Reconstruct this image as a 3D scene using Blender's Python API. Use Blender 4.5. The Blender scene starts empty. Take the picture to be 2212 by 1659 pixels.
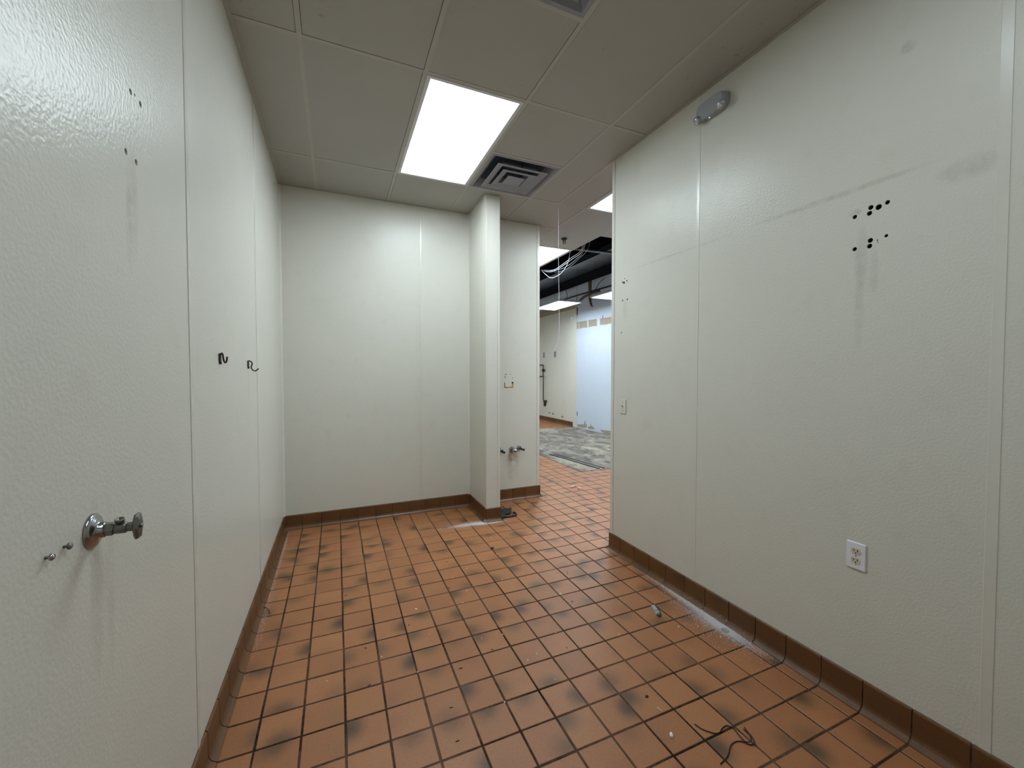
import bpy, bmesh, math, random
from mathutils import Vector, Matrix

# ------------------------------------------------------------------ camera, world, exposure
S = bpy.context.scene
COL = S.collection
H = 3.023                       # ceiling height
CAM = Vector((0.2845, -1.6595, 1.3921))
YAW, PITCH = 0.4062, -0.0277
cd = bpy.data.cameras.new('camera'); cam = bpy.data.objects.new('camera', cd); COL.objects.link(cam)
cd.sensor_width = 36.0; cd.lens = 36.0 * 881.04 / 2212.0; cd.clip_start = 0.02
fw = Vector((math.sin(YAW) * math.cos(PITCH), math.cos(YAW) * math.cos(PITCH), math.sin(PITCH)))
rt = Vector((math.cos(YAW), -math.sin(YAW), 0)); up = rt.cross(fw)
cam.matrix_world = Matrix(((rt.x, up.x, -fw.x, CAM.x), (rt.y, up.y, -fw.y, CAM.y), (rt.z, up.z, -fw.z, CAM.z), (0, 0, 0, 1)))
S.camera = cam
W = bpy.data.worlds.new('world'); S.world = W; W.use_nodes = True
W.node_tree.nodes['Background'].inputs[0].default_value = (0.5, 0.55, 0.6, 1)
W.node_tree.nodes['Background'].inputs[1].default_value = 0.02
vs = S.view_settings; vs.view_transform = 'Standard'; vs.look = 'None'; vs.gamma = 1.0; vs.use_curve_mapping = False
vs.exposure = 0.63
LAMP = 12.5                     # radiance of the fluorescent lenses
LAMP_COL = (0.80, 0.93, 1.0)
rng = random.Random(7)

# ------------------------------------------------------------------ small helpers
def lin(r, g, b):
    f = lambda c: (c / 255 / 12.92) if c / 255 <= 0.04045 else ((c / 255 + 0.055) / 1.055) ** 2.4
    return (f(r), f(g), f(b), 1.0)

class G:                        # node graph builder
    def __init__(s, name):
        s.m = bpy.data.materials.new(name); s.m.use_nodes = True
        s.t = s.m.node_tree; s.n = s.t.nodes
        s.b = s.n['Principled BSDF']
    def link(s, a, b): s.t.links.new(a, b)
    def put(s, sock, v):
        if isinstance(v, (int, float)): sock.default_value = v
        elif isinstance(v, tuple): sock.default_value = v
        else: s.link(v, sock)
    def math(s, op, a, b=0.0, c=0.0, clamp=False):
        k = s.n.new('ShaderNodeMath'); k.operation = op; k.use_clamp = clamp
        s.put(k.inputs[0], a); s.put(k.inputs[1], b); s.put(k.inputs[2], c)
        return k.outputs[0]
    def co(s, kind='Object'):
        return s.n.new('ShaderNodeTexCoord').outputs[kind]
    def sep(s, v):
        k = s.n.new('ShaderNodeSeparateXYZ'); s.link(v, k.inputs[0]); return k.outputs
    def comb(s, x, y, z):
        k = s.n.new('ShaderNodeCombineXYZ'); s.put(k.inputs[0], x); s.put(k.inputs[1], y); s.put(k.inputs[2], z); return k.outputs[0]
    def scale(s, v, sx, sy, sz):
        k = s.n.new('ShaderNodeMapping'); s.link(v, k.inputs[0]); k.inputs['Scale'].default_value = (sx, sy, sz); return k.outputs[0]
    def noise(s, v, sc, det=2.0, rough=0.5, dist=0.0):
        k = s.n.new('ShaderNodeTexNoise'); s.link(v, k.inputs['Vector'])
        k.inputs['Scale'].default_value = sc; k.inputs['Detail'].default_value = det
        k.inputs['Roughness'].default_value = rough; k.inputs['Distortion'].default_value = dist
        return k.outputs[0]
    def step(s, x, a, b):       # smooth step from a to b
        k = s.n.new('ShaderNodeMapRange'); k.interpolation_type = 'SMOOTHSTEP'; s.put(k.inputs[0], x)
        k.inputs[1].default_value = a; k.inputs[2].default_value = b; return k.outputs[0]
    def mix(s, f, a, b, mode='MIX'):
        k = s.n.new('ShaderNodeMix'); k.data_type = 'RGBA'; k.blend_type = mode; k.clamp_factor = True
        s.put(k.inputs[0], f); s.put(k.inputs[6], a); s.put(k.inputs[7], b); return k.outputs[2]
    def attr(s, name):
        k = s.n.new('ShaderNodeAttribute'); k.attribute_name = name; return k.outputs
    def bump(s, h, strength, dist):
        k = s.n.new('ShaderNodeBump'); s.link(h, k.inputs['Height'])
        k.inputs['Strength'].default_value = strength; k.inputs['Distance'].default_value = dist
        s.link(k.outputs[0], s.b.inputs['Normal'])
    def done(s, col=None, rough=0.5, spec=0.5, metal=0.0):
        if col is not None: s.put(s.b.inputs['Base Color'], col)
        s.put(s.b.inputs['Roughness'], rough); s.put(s.b.inputs['Specular IOR Level'], spec); s.put(s.b.inputs['Metallic'], metal)
        return s.m

def plain(name, col, rough=0.5, metal=0.0, spec=0.5, var=0.12, nsc=40.0):
    g = G(name); n = g.noise(g.co(), nsc, 3.0)
    dark = tuple(c * (1 - var) for c in col[:3]) + (1,)
    lite = tuple(min(1, c * (1 + var)) for c in col[:3]) + (1,)
    return g.done(g.mix(n, dark, lite), rough, spec, metal)

def emit(name, col, strength):
    g = G(name); g.done((0.8, 0.8, 0.8, 1), 0.4)
    g.b.inputs['Emission Color'].default_value = col + (1,); g.b.inputs['Emission Strength'].default_value = strength
    return g.m

class MB:                       # mesh builder
    def __init__(s): s.v = []; s.f = []; s.sm = []
    def add(s, vs_, fs, smooth=False):
        o = len(s.v); s.v += [tuple(p) for p in vs_]; s.f += [tuple(i + o for i in f) for f in fs]; s.sm += [smooth] * len(fs)
        return s
    def box(s, x0, x1, y0, y1, z0, z1, c=0.0):
        if c <= 0:
            return s.add([(x0, y0, z0), (x1, y0, z0), (x1, y1, z0), (x0, y1, z0), (x0, y0, z1), (x1, y0, z1), (x1, y1, z1), (x0, y1, z1)],
                         [(0, 3, 2, 1), (4, 5, 6, 7), (0, 1, 5, 4), (1, 2, 6, 5), (2, 3, 7, 6), (3, 0, 4, 7)])
        bm = bmesh.new(); bmesh.ops.create_cube(bm, size=1)
        for p in bm.verts: p.co = Vector((x0 + (p.co.x + .5) * (x1 - x0), y0 + (p.co.y + .5) * (y1 - y0), z0 + (p.co.z + .5) * (z1 - z0)))
        bmesh.ops.bevel(bm, geom=bm.edges[:], offset=c, segments=1, affect='EDGES')
        return s.frombm(bm)
    def frombm(s, bm, smooth=False):
        bm.verts.index_update()
        s.add([p.co[:] for p in bm.verts], [[q.index for q in f.verts] for f in bm.faces], smooth); bm.free(); return s
    def lathe(s, base, axis, prof, n=20, smooth=True, squash=1.0):   # prof: (radius, distance along axis)
        a = Vector(axis).normalized(); t = a.cross(Vector((0, 0, 1)))
        if t.length < 1e-3: t = Vector((1, 0, 0))
        t.normalize(); b = a.cross(t); vs_ = []; fs = []
        for r, d in prof:
            for k in range(n):
                q = 2 * math.pi * k / n
                vs_.append(Vector(base) + a * d + t * (r * math.cos(q)) + b * (r * math.sin(q) * squash))
        for i in range(len(prof) - 1):
            for k in range(n):
                k2 = (k + 1) % n; fs.append((i * n + k, i * n + k2, (i + 1) * n + k2, (i + 1) * n + k))
        fs.append(tuple(range(n))[::-1]); fs.append(tuple((len(prof) - 1) * n + k for k in range(n)))
        return s.add(vs_, fs, smooth)
    def tube(s, pts, r, n=8, smooth=True):
        pts = [Vector(p) for p in pts]; rs = r if isinstance(r, (list, tuple)) else [r] * len(pts)
        vs_ = []; fs = []; prev = None
        for i, p in enumerate(pts):
            d = (pts[min(i + 1, len(pts) - 1)] - pts[max(i - 1, 0)]).normalized()
            if prev is None:
                t = d.cross(Vector((0, 0, 1)))
                if t.length < 1e-3: t = Vector((1, 0, 0))
            else: t = prev - d * prev.dot(d)
            t.normalize(); prev = t; b = d.cross(t)
            for k in range(n):
                q = 2 * math.pi * k / n; vs_.append(p + t * (rs[i] * math.cos(q)) + b * (rs[i] * math.sin(q)))
        for i in range(len(pts) - 1):
            for k in range(n):
                k2 = (k + 1) % n; fs.append((i * n + k, i * n + k2, (i + 1) * n + k2, (i + 1) * n + k))
        fs.append(tuple(range(n))[::-1]); fs.append(tuple((len(pts) - 1) * n + k for k in range(n)))
        return s.add(vs_, fs, smooth)
    def prism(s, outline, o, u, v, d):   # 2-d outline in plane (o,u,v), pushed by vector d
        o, u, v, d = map(Vector, (o, u, v, d)); n = len(outline)
        a = [o + u * x + v * y for x, y in outline]
        return s.add(a + [p + d for p in a], [tuple(range(n))[::-1], tuple(range(n, 2 * n))] + [(i, (i + 1) % n, n + (i + 1) % n, n + i) for i in range(n)])
    def mesh(s, name):
        m = bpy.data.meshes.new(name); m.from_pydata(s.v, [], s.f); m.update()
        bm = bmesh.new(); bm.from_mesh(m); bmesh.ops.recalc_face_normals(bm, faces=bm.faces[:]); bm.to_mesh(m); bm.free()
        m.polygons.foreach_set('use_smooth', s.sm); return m
    def obj(s, name, mat, parent=None):
        m = s.mesh(name); m.materials.append(mat); return link(name, m, parent)

def link(name, data, parent=None, loc=None):
    o = bpy.data.objects.new(name, data); COL.objects.link(o)
    if loc is not None: o.location = loc
    if parent is not None:
        o.parent = parent
        o.matrix_parent_inverse = Matrix.Translation(-parent.location)
    return o
def curve(pts, n=8):            # Catmull-Rom through points
    P = [Vector(p) for p in pts]; P = [2 * P[0] - P[1]] + P + [2 * P[-1] - P[-2]]; out = []
    for i in range(1, len(P) - 2):
        a, b, c, d = P[i - 1:i + 3]
        for k in range(n):
            t = k / n
            out.append(0.5 * ((2 * b) + (c - a) * t + (2 * a - 5 * b + 4 * c - d) * t * t + (3 * b - a - 3 * c + d) * t ** 3))
    return out + [P[-2]]
def thing(name, label, cat, loc=(0, 0, 0), group=None):
    o = bpy.data.objects.new(name, None); COL.objects.link(o); o.location = loc; o.empty_display_size = 0.05
    return tag(o, label, cat, group)
def tag(o, label, cat, group=None, kind=None):
    o['label'] = label; o['category'] = cat
    if group: o['group'] = group
    if kind: o['kind'] = kind
    return o
def B(*a, c=0.0): return MB().box(*a, c=c)

# ------------------------------------------------------------------ materials
def frp(name, base, stains=(), rough=0.24, bumpy=0.50):
    """embossed wall panel; a stain is (u axis, v axis, centre u, centre v, reach u, reach v, colour, strength)"""
    g = G(name); co = g.co(); xyz = g.sep(co)
    n = g.noise(co, 1.3, 4.0, 0.6); n2 = g.noise(co, 9.0, 3.0)
    col = g.mix(g.math('MULTIPLY', n, 1.0), tuple(c * 0.93 for c in base[:3]) + (1,), base)
    col = g.mix(g.math('MULTIPLY', g.step(n2, 0.55, 0.75), 0.12), col, (base[0] * .8, base[1] * .76, base[2] * .66, 1))
    for (ua, va, cu, cv, ru, rv, sc, st) in stains:
        du = g.math('DIVIDE', g.math('SUBTRACT', xyz[ua], cu), ru); dv = g.math('DIVIDE', g.math('SUBTRACT', xyz[va], cv), rv)
        d = g.math('ADD', g.math('MULTIPLY', du, du), g.math('MULTIPLY', dv, dv))
        m = g.math('SUBTRACT', 1.0, g.step(d, 0.0, 1.0))
        k = g.step(g.noise(co, 22.0, 5.0, 0.7), 0.15, 0.95)
        col = g.mix(g.math('MULTIPLY', g.math('MULTIPLY', m, k), st * .62), col, sc)
    e = g.noise(co, 115.0, 1.5, 0.5); e2 = g.noise(co, 3.2, 1.0)
    g.bump(g.math('ADD', e, g.math('MULTIPLY', e2, 0.8)), bumpy, 0.0020)
    return g.done(col, rough, 0.18)

CREAM = (0.655, 0.637, 0.567, 1)
DIRT = lin(120, 105, 85); RUST = lin(128, 92, 40); GREY = lin(105, 100, 92)
m_frp = frp('embossed_cream_panel', CREAM)
m_frp_r = frp('embossed_cream_panel_right', CREAM, [
    (1, 2, -0.55, 2.152, 0.42, 0.016, DIRT, 0.6), (1, 2, 0.35, 2.145, 0.5, 0.010, DIRT, 0.45), (1, 2, -0.98, 2.09, 0.1, 0.05, DIRT, 0.5),
    (1, 2, -0.676, 1.86, 0.03, 0.16, GREY, 0.5), (1, 2, -0.672, 1.66, 0.022, 0.20, DIRT, 0.38), (1, 2, -0.72, 1.80, 0.018, 0.12, GREY, 0.4),
    (1, 2, 0.82, 1.87, 0.03, 0.10, GREY, 0.4), (1, 2, -0.81, 2.615, 0.03, 0.03, GREY, 0.6), (1, 2, -0.65, 2.055, 0.03, 0.02, DIRT, 0.7)])
m_frp_l = frp('embossed_cream_panel_left', CREAM, [
    (1, 2, -0.395, 1.80, 0.035, 0.16, DIRT, 0.55), (1, 2, -0.42, 1.75, 0.02, 0.16, DIRT, 0.4),
    (1, 2, -0.60, 0.97, 0.03, 0.22, DIRT, 0.5), (1, 2, -0.545, 0.95, 0.022, 0.22, DIRT, 0.35), (1, 2, 0.955, 1.33, 0.02, 0.12, GREY, 0.35)], rough=0.30)
m_frp_b = frp('embossed_cream_panel_back', CREAM, [
    (0, 2, 2.045, 0.485, 0.075, 0.075, RUST, 1.6), (0, 2, 2.03, 0.36, 0.06, 0.20, DIRT, 0.7), (0, 2, 2.09, 0.38, 0.04, 0.16, DIRT, 0.5),
    (0, 2, 1.04, 1.2, 0.05, 1.4, DIRT, 0.12)])
m_trim = plain('cream_vinyl_trim', (0.64, 0.618, 0.548, 1), 0.25, var=0.03)
m_core = plain('wall_core', (0.02, 0.018, 0.016, 1), 0.9)  # near black so drill holes look dark: their shade set in the colour
m_white = plain('white_enamel', (0.62, 0.64, 0.66, 1), 0.4, var=0.05)
m_lens = emit('lamp_lens', LAMP_COL, LAMP); m_lens_old = emit('aged_lamp_lens', LAMP_COL, LAMP * .45)

def ceiling_mat():
    g = G('ceiling_panel_vinyl'); co = g.co()
    n = g.noise(co, 1.1, 4.0, 0.6); sp = g.noise(co, 22.0, 4.0, 0.7); area = g.noise(co, 1.9, 2.0)
    col = g.mix(n, (0.340, 0.326, 0.290, 1), (0.420, 0.406, 0.372, 1))
    m = g.math('MULTIPLY', g.step(sp, 0.60, 0.72), g.step(area, 0.45, 0.65))
    col = g.mix(g.math('MULTIPLY', m, 0.5), col, (0.16, 0.14, 0.11, 1))
    g.bump(g.noise(co, 260.0, 2.0), 0.25, 0.001)
    return g.done(col, 0.55, 0.4)
m_ceil = ceiling_mat()
m_tee = plain('tee_paint', (0.41, 0.39, 0.345, 1), 0.45, var=0.05)

def tile_mat(name, glaze=False):
    g = G(name); t = g.attr('tcol'); rgb = g.n.new('ShaderNodeSeparateColor'); g.link(t['Color'], rgb.inputs[0])
    tone, ang, stg, seed = rgb.outputs[0], rgb.outputs[1], rgb.outputs[2], t['Alpha']
    uv = g.sep(g.attr('tuv')['Vector']); pos = g.n.new('ShaderNodeNewGeometry').outputs['Position']
    off = g.comb(g.math('ADD', uv[0], g.math('MULTIPLY', seed, 57.0)), g.math('ADD', uv[1], g.math('MULTIPLY', tone, 31.0)), uv[2])
    n1 = g.noise(off, 1.6, 4.0, 0.6, 0.4); n2 = g.noise(off, 16.0, 4.0, 0.7); n3 = g.noise(off, 70.0, 2.0)
    if glaze: a, b, c = lin(90, 56, 26), lin(104, 68, 34), lin(78, 52, 26)
    else: a, b, c = lin(152, 99, 60), lin(166, 111, 69), lin(157, 95, 65)
    col = g.mix(tone, a, b); col = g.mix(g.math('MULTIPLY', g.step(n1, 0.4, 0.75), 0.6), col, c)
    col = g.mix(g.math('MULTIPLY', g.step(n2, 0.50, 0.72), 0.38), col, lin(104, 64, 40))
    col = g.mix(g.math('MULTIPLY', g.step(n3, 0.52, 0.74), 0.32), col, lin(186, 142, 108))
    # kiln flashing: a smoky patch at one edge of a tile
    A = g.math('MULTIPLY', ang, 6.2832)
    dx = g.math('SUBTRACT', uv[0], g.math('MULTIPLY', g.math('COSINE', A), 0.54)); dy = g.math('SUBTRACT', uv[1], g.math('MULTIPLY', g.math('SINE', A), 0.54))
    d = g.math('SQRT', g.math('ADD', g.math('MULTIPLY', dx, dx), g.math('MULTIPLY', dy, dy)))
    d = g.math('ADD', d, g.math('MULTIPLY', g.math('SUBTRACT', n1, 0.5), 0.35))
    f = g.math('MULTIPLY', g.math('SUBTRACT', 1.0, g.step(d, 0.02, 0.66)), stg)
    col = g.mix(f, col, lin(60, 50, 36))
    g.bump(g.math('ADD', n2, n3), 0.25, 0.0006)
    rough = g.math('ADD', 0.34 if not glaze else 0.28, g.math('MULTIPLY', n2, 0.2))
    return g.done(col, rough, 0.5)
m_tile = tile_mat('quarry_tile'); m_base = tile_mat('glazed_base_tile', True)

def grout_mat():
    g = G('dark_grout'); co = g.co(); n = g.noise(co, 2.2, 3.0); n2 = g.noise(co, 45.0, 3.0, 0.7)
    col = g.mix(g.step(g.math('ADD', n, g.math('MULTIPLY', n2, 0.5)), 0.55, 0.95), lin(30, 20, 13), lin(98, 76, 62))
    return g.done(col, 0.9, 0.2)
m_grout = grout_mat()

def concrete_mat():
    g = G('stripped_concrete'); co = g.co(); st = g.scale(co, 1.0, 0.55, 1.0)
    a = g.noise(st, 2.6, 6.0, 0.7, 0.8); b = g.noise(st, 6.0, 5.0, 0.65, 1.2); c = g.noise(co, 40.0, 3.0)
    col = g.mix(g.step(a, 0.35, 0.65), lin(98, 92, 88), lin(166, 156, 140))
    col = g.mix(g.math('MULTIPLY', g.step(b, 0.46, 0.66), 0.75), col, lin(74, 68, 64))
    col = g.mix(g.math('MULTIPLY', g.step(g.noise(co, 2.1, 6.0, 0.7, 1.5), 0.52, 0.72), 0.45), col, lin(128, 98, 76))
    col = g.mix(g.math('MULTIPLY', g.step(c, 0.6, 0.75), 0.35), col, lin(190, 182, 168))
    g.bump(g.math('ADD', a, b), 0.6, 0.006)
    return g.done(col, 0.8, 0.3)
def drywall_mat():
    g = G('bare_white_wallboard'); co = g.co(); a = g.noise(co, 2.0, 4.0, 0.6); b = g.noise(co, 7.0, 4.0, 0.7)
    col = g.mix(a, (0.52, 0.575, 0.68, 1), (0.585, 0.64, 0.74, 1))
    col = g.mix(g.math('MULTIPLY', g.step(b, 0.60, 0.74), 0.35), col, (0.42, 0.42, 0.45, 1))
    return g.done(col, 0.7, 0.3)
m_conc = concrete_mat(); m_dry = drywall_mat()
m_chrome = plain('tarnished_chrome', (0.36, 0.36, 0.37, 1), 0.18, 1.0, var=0.25, nsc=60)
m_dullmetal = plain('dull_pitted_metal', (0.19, 0.185, 0.17, 1), 0.38, 0.85, var=0.5, nsc=120)
m_black = plain('black_paint', (0.012, 0.012, 0.012, 1), 0.5)
m_void = plain('near_black_roof', (0.004, 0.004, 0.0055, 1), 0.95, spec=0.05)  # even near-black colour for roof decks and beams
m_deck = plain('grey_roof_panel', (0.25, 0.28, 0.33, 1), 0.7)
m_hook = plain('red_dipped_hook', (0.045, 0.008, 0.007, 1), 0.35)
m_plastic = plain('grey_plastic_housing', (0.33, 0.345, 0.36, 1), 0.45, var=0.06)
m_lampglass = plain('lamp_head_reflector', (0.42, 0.43, 0.45, 1), 0.12, 0.6)
m_ivory = plain('ivory_plastic', (0.58, 0.53, 0.40, 1), 0.4, var=0.05)
m_plate = plain('white_cover_plate', (0.74, 0.74, 0.78, 1), 0.35, var=0.03)
m_beigeplate = plain('beige_cover_plate', (0.62, 0.60, 0.52, 1), 0.4, var=0.04)
m_slot = plain('slot_black', (0.01, 0.008, 0.006, 1), 0.7)
m_ventgrey = plain('dusty_vent_grey', (0.26, 0.26, 0.29, 1), 0.55, var=0.2, nsc=9)
m_ventdark = plain('dusty_vent_throat', (0.035, 0.04, 0.06, 1), 0.8, var=0.3)
m_cable = plain('white_cable_jacket', (0.62, 0.60, 0.66, 1), 0.45)
m_cablegrey = plain('grey_cable_jacket', (0.26, 0.30, 0.33, 1), 0.45)
m_dust = plain('plaster_powder', (0.70, 0.68, 0.68, 1), 0.95, var=0.08)
m_crumb = plain('plaster_crumb', (0.78, 0.76, 0.70, 1), 0.9)
m_tan = plain('torn_brown_paper', lin(160, 146, 130), 0.9, var=0.15, nsc=14)
m_wood = plain('weathered_lumber', lin(92, 76, 66), 0.8, var=0.3, nsc=8)
m_pink = plain('pink_foam', (0.62, 0.34, 0.30, 1), 0.9)
m_clear = plain('cloudy_plastic', (0.36, 0.34, 0.33, 1), 0.25)

# ------------------------------------------------------------------ floor
P = 0.156255; FX, FY = -0.01053, 0.0614; GAP = 0.0084
rects = [(-.122, 1.519, 1.864, 2.384), (-.122, 2.234, -2.56, 1.013), (-.122, 5.834, 1.013, 1.864), (1.726, 2.408, 1.864, 2.384),
         (2.408, 5.834, 1.864, 3.187), (2.408, 3.427, 3.187, 9.56), (3.427, 5.834, 7.34, 9.56), (2.426, 5.834, -1.5, 1.013)]
floor = B(-.30, 6.0, -2.75, 9.7, -.14, -.0026).obj('floor', m_grout)
tag(floor, 'red brown quarry tile floor with dark grout across both rooms', 'floor', kind='structure')
tdata = {}
def tile_verts(cx, cy, w, h, tilt):
    a, b = w / 2, h / 2; e = 0.0016; vs_ = []
    for (dz, i) in ((-.008, 0), (-.0014, 0), (0, e)):
        for sx, sy in ((-1, -1), (1, -1), (1, 1), (-1, 1)):
            x, y = sx * (a - i), sy * (b - i)
            vs_.append((cx + x, cy + y, dz + tilt[2] + x * tilt[0] + y * tilt[1]))
    fs = [(8, 9, 10, 11)]
    for r in (0, 4):
        for k in range(4): fs.append((r + k, r + (k + 1) % 4, r + 4 + (k + 1) % 4, r + 4 + k))
    return vs_, fs
def put_attr(me, tuv, tcol):
    a = me.attributes.new('tuv', 'FLOAT_VECTOR', 'POINT'); a.data.foreach_set('vector', [c for v in tuv for c in v])
    a = me.attributes.new('tcol', 'FLOAT_COLOR', 'POINT'); a.data.foreach_set('color', [c for v in tcol for c in v])
def tile_look():
    st = rng.choice((0, .15, .4, .7, .85, .95))
    ang = rng.choice((0, .25, .5, .75, .125, .375, .625, .875)) + rng.uniform(-.05, .05)
    return (rng.random(), ang % 1.0, st * rng.uniform(.7, 1), rng.random())
def to_px(x, y):
    d = Vector((x, y, 0)) - CAM; w = d.dot(fw)
    return None if w < .2 else (1106 + 881 * d.dot(rt) / w, 829.5 - 881 * d.dot(up) / w, w)
def seen(x, y):
    q = to_px(x, y)
    if q is None or not (-60 < q[0] < 2272 and 0 < q[1] < 1760): return 0
    if x > 2.24:                      # only through the opening beside the right wall
        t = (2.27 - CAM.x) / (x - CAM.x)
        if CAM.y + t * (y - CAM.y) < .95: return 0
    if y > 2.42:
        t = (2.42 - CAM.y) / (y - CAM.y)
        if CAM.x + t * (x - CAM.x) < 2.36: return 0
    return 1 / q[2] ** 3
cells = []
for i in range(-1, 38):
    for j in range(-18, 62):
        x0, x1 = FX + i * P + GAP / 2, FX + (i + 1) * P - GAP / 2; y0, y1 = FY + j * P + GAP / 2, FY + (j + 1) * P - GAP / 2
        pcs = []
        for (a, b, c, d) in rects:
            u0, u1, v0, v1 = max(x0, a), min(x1, b), max(y0, c), min(y1, d)
            if u1 - u0 > 1e-4 and v1 - v0 > 1e-4: pcs.append((u0, u1, v0, v1))
        if not pcs: continue
        A = sum((p[1] - p[0]) * (p[3] - p[2]) for p in pcs)
        bb = (min(p[0] for p in pcs), max(p[1] for p in pcs), min(p[2] for p in pcs), max(p[3] for p in pcs))
        if abs((bb[1] - bb[0]) * (bb[3] - bb[2]) - A) < 2e-4: pcs = [bb]
        for p in pcs:
            if p[1] - p[0] > .014 and p[3] - p[2] > .014: cells.append((seen((p[0] + p[1]) / 2, (p[2] + p[3]) / 2) * (p[1] - p[0]) * (p[3] - p[2]), p))
cells.sort(key=lambda c: -c[0])
full = P - GAP
variants = []
for k in range(40):
    vs_, fs = tile_verts(0, 0, full, full, (rng.uniform(-.004, .004), rng.uniform(-.004, .004), 0))
    me = bpy.data.meshes.new('floor_tile'); me.from_pydata(vs_, [], fs); me.update()
    put_attr(me, [(v[0] / full, v[1] / full, 0) for v in vs_], [tile_look()] * len(vs_)); me.materials.append(m_tile); variants.append(me)
SV, SF, SU, SC = [], [], [], []
for k, (w_, p) in enumerate(cells):
    cx, cy, w, h = (p[0] + p[1]) / 2, (p[2] + p[3]) / 2, p[1] - p[0], p[3] - p[2]
    cx += rng.uniform(-.0007, .0007); cy += rng.uniform(-.0007, .0007)
    if k < 300:
        if abs(w - full) < 1e-3 and abs(h - full) < 1e-3: me = rng.choice(variants)
        else:
            vs_, fs = tile_verts(0, 0, w, h, (0, 0, 0)); me = bpy.data.meshes.new('floor_tile'); me.from_pydata(vs_, [], fs); me.update()
            put_attr(me, [(v[0] / full, v[1] / full, 0) for v in vs_], [tile_look()] * len(vs_)); me.materials.append(m_tile)
        o = link('floor_tile', me, floor, (cx, cy, rng.uniform(-.0004, .0004))); o.rotation_euler.z = rng.uniform(-.004, .004)
    else:
        vs_, fs = tile_verts(cx, cy, w, h, (0, 0, rng.uniform(-.0004, .0004))); n0 = len(SV)
        SV += vs_; SF += [tuple(a + n0 for a in f) for f in fs]; SU += [((v[0] - cx) / full, (v[1] - cy) / full, 0) for v in vs_]; SC += [tile_look()] * len(vs_)
me = bpy.data.meshes.new('distant_floor_tiles'); me.from_pydata(SV, [], SF); me.update(); put_attr(me, SU, SC); me.materials.append(m_tile)
o = link('distant_floor_tiles', me, floor); o['kind'] = 'stuff'
# stripped concrete patch of the far room
bm = bmesh.new(); nx, ny = 40, 60; vv = []
for j in range(ny + 1):
    for i in range(nx + 1):
        x = 3.440 + (5.868 - 3.440) * i / nx; y = 3.200 + (7.33 - 3.2) * j / ny
        vv.append(bm.verts.new((x, y, -.0001 + .0018 * math.sin(x * 7.1 + y * 3.3) * math.sin(y * 5.7 - x * 2.2) + rng.uniform(-.0006, .0006))))
for j in range(ny):
    for i in range(nx): bm.faces.new((vv[j * (nx + 1) + i], vv[j * (nx + 1) + i + 1], vv[(j + 1) * (nx + 1) + i + 1], vv[(j + 1) * (nx + 1) + i]))
mb = MB().frombm(bm, True); mb.obj('concrete_patch', m_conc, floor)

# ------------------------------------------------------------------ walls
def cut(o, cyls):               # drill holes: cyls = (point, axis, radius, depth)
    mb = MB()
    for p, a, r, d in cyls:
        n = 12; mb.lathe(Vector(p) - Vector(a) * .01, a, [(r, 0), (r, d + .01)], n, False)
    m = mb.mesh('cutter'); c = bpy.data.objects.new('cutter', m); COL.objects.link(c)
    md = o.modifiers.new('holes', 'BOOLEAN'); md.object = c; md.solver = 'EXACT'; md.operation = 'DIFFERENCE'
    dg = bpy.context.evaluated_depsgraph_get(); me = bpy.data.meshes.new_from_object(o.evaluated_get(dg))
    o.modifiers.clear(); o.data = me; bpy.data.objects.remove(c)
def struct(o, label, cat='wall'): return tag(o, label, cat, kind='structure')

TOP = H - .002
wl = struct(B(-.32, -.205, -2.75, 2.5, 0, H).obj('wall_left', m_core), 'long cream panelled wall on the left with two hooks and a valve')
for a, b in ((-2.44, -1.2205), (-1.2175, -.0015), (.0015, 1.2175), (1.2205, 2.418)):
    p = B(-.164, -.158, a, b, 0, TOP, c=.001).obj('wall_panel', m_frp_l, wl)
    if a == -1.2175:
        cut(p, [((-.158, -.393, 2.060), (-1, 0, 0), .0075, .05), ((-.158, -.340, 2.062), (-1, 0, 0), .0075, .05), ((-.158, -.425, 1.904), (-1, 0, 0), .0075, .05),
                ((-.158, -.372, 1.904), (-1, 0, 0), .0075, .05), ((-.158, -.371, 2.066), (-1, 0, 0), .004, .05)])
    if a == 1.2205: cut(p, [((-.158, 1.535, 2.138), (-1, 0, 0), .005, .05)])
for y, w in ((-1.219, .03), (0.0, .026), (1.219, .014)): B(-.160, -.1555, y - w / 2, y + w / 2, .12, TOP, c=.0012).obj('batten_strip', m_trim, wl)
wr = struct(B(2.315, 2.39, -2.75, .955, 0, H).obj('wall_right', m_core), 'long cream panelled wall on the right with outlet and drill holes')
ax = (1, 0, 0)
for a, b in ((-2.7, -2.2815), (-2.2785, -1.0615), (-1.0585, .1535), (.1565, .968)):
    p = B(2.27, 2.276, a, b, 0, TOP, c=.001).obj('wall_panel', m_frp_r, wr)
    if a == -1.0585:
        cut(p, [((2.27, y, z), ax, r, .04) for y, z, r in ((-.648, 2.039, .0085), (-.703, 2.058, .0095), (-.699, 2.036, .0095), (-.729, 2.050, .011), (-.757, 2.058, .0085),
                (-.650, 1.906, .0085), (-.704, 1.926, .0095), (-.702, 1.904, .0095), (-.756, 1.929, .0065), (-.728, 1.92, .003), (-.729, 1.912, .0025))])
    if a == .1565:
        cut(p, [((2.27, y, z), ax, r, .04) for y, z, r in ((.852, 2.073, .007), (.834, 2.066, .010), (.801, 2.074, .007), (.826, 2.094, .005), (.848, 1.936, .0075), (.795, 1.936, .0075), (.858, 1.696, .006))])
for y, w in ((-2.28, .026), (-1.06, .030), (.155, .022)): B(2.2682, 2.272, y - w / 2, y + w / 2, .12, TOP, c=.0012).obj('batten_strip', m_trim, wr)
B(2.2672, 2.395, .9685, .9785, .0, TOP, c=.001).obj('end_cap', m_trim, wr)
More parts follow.
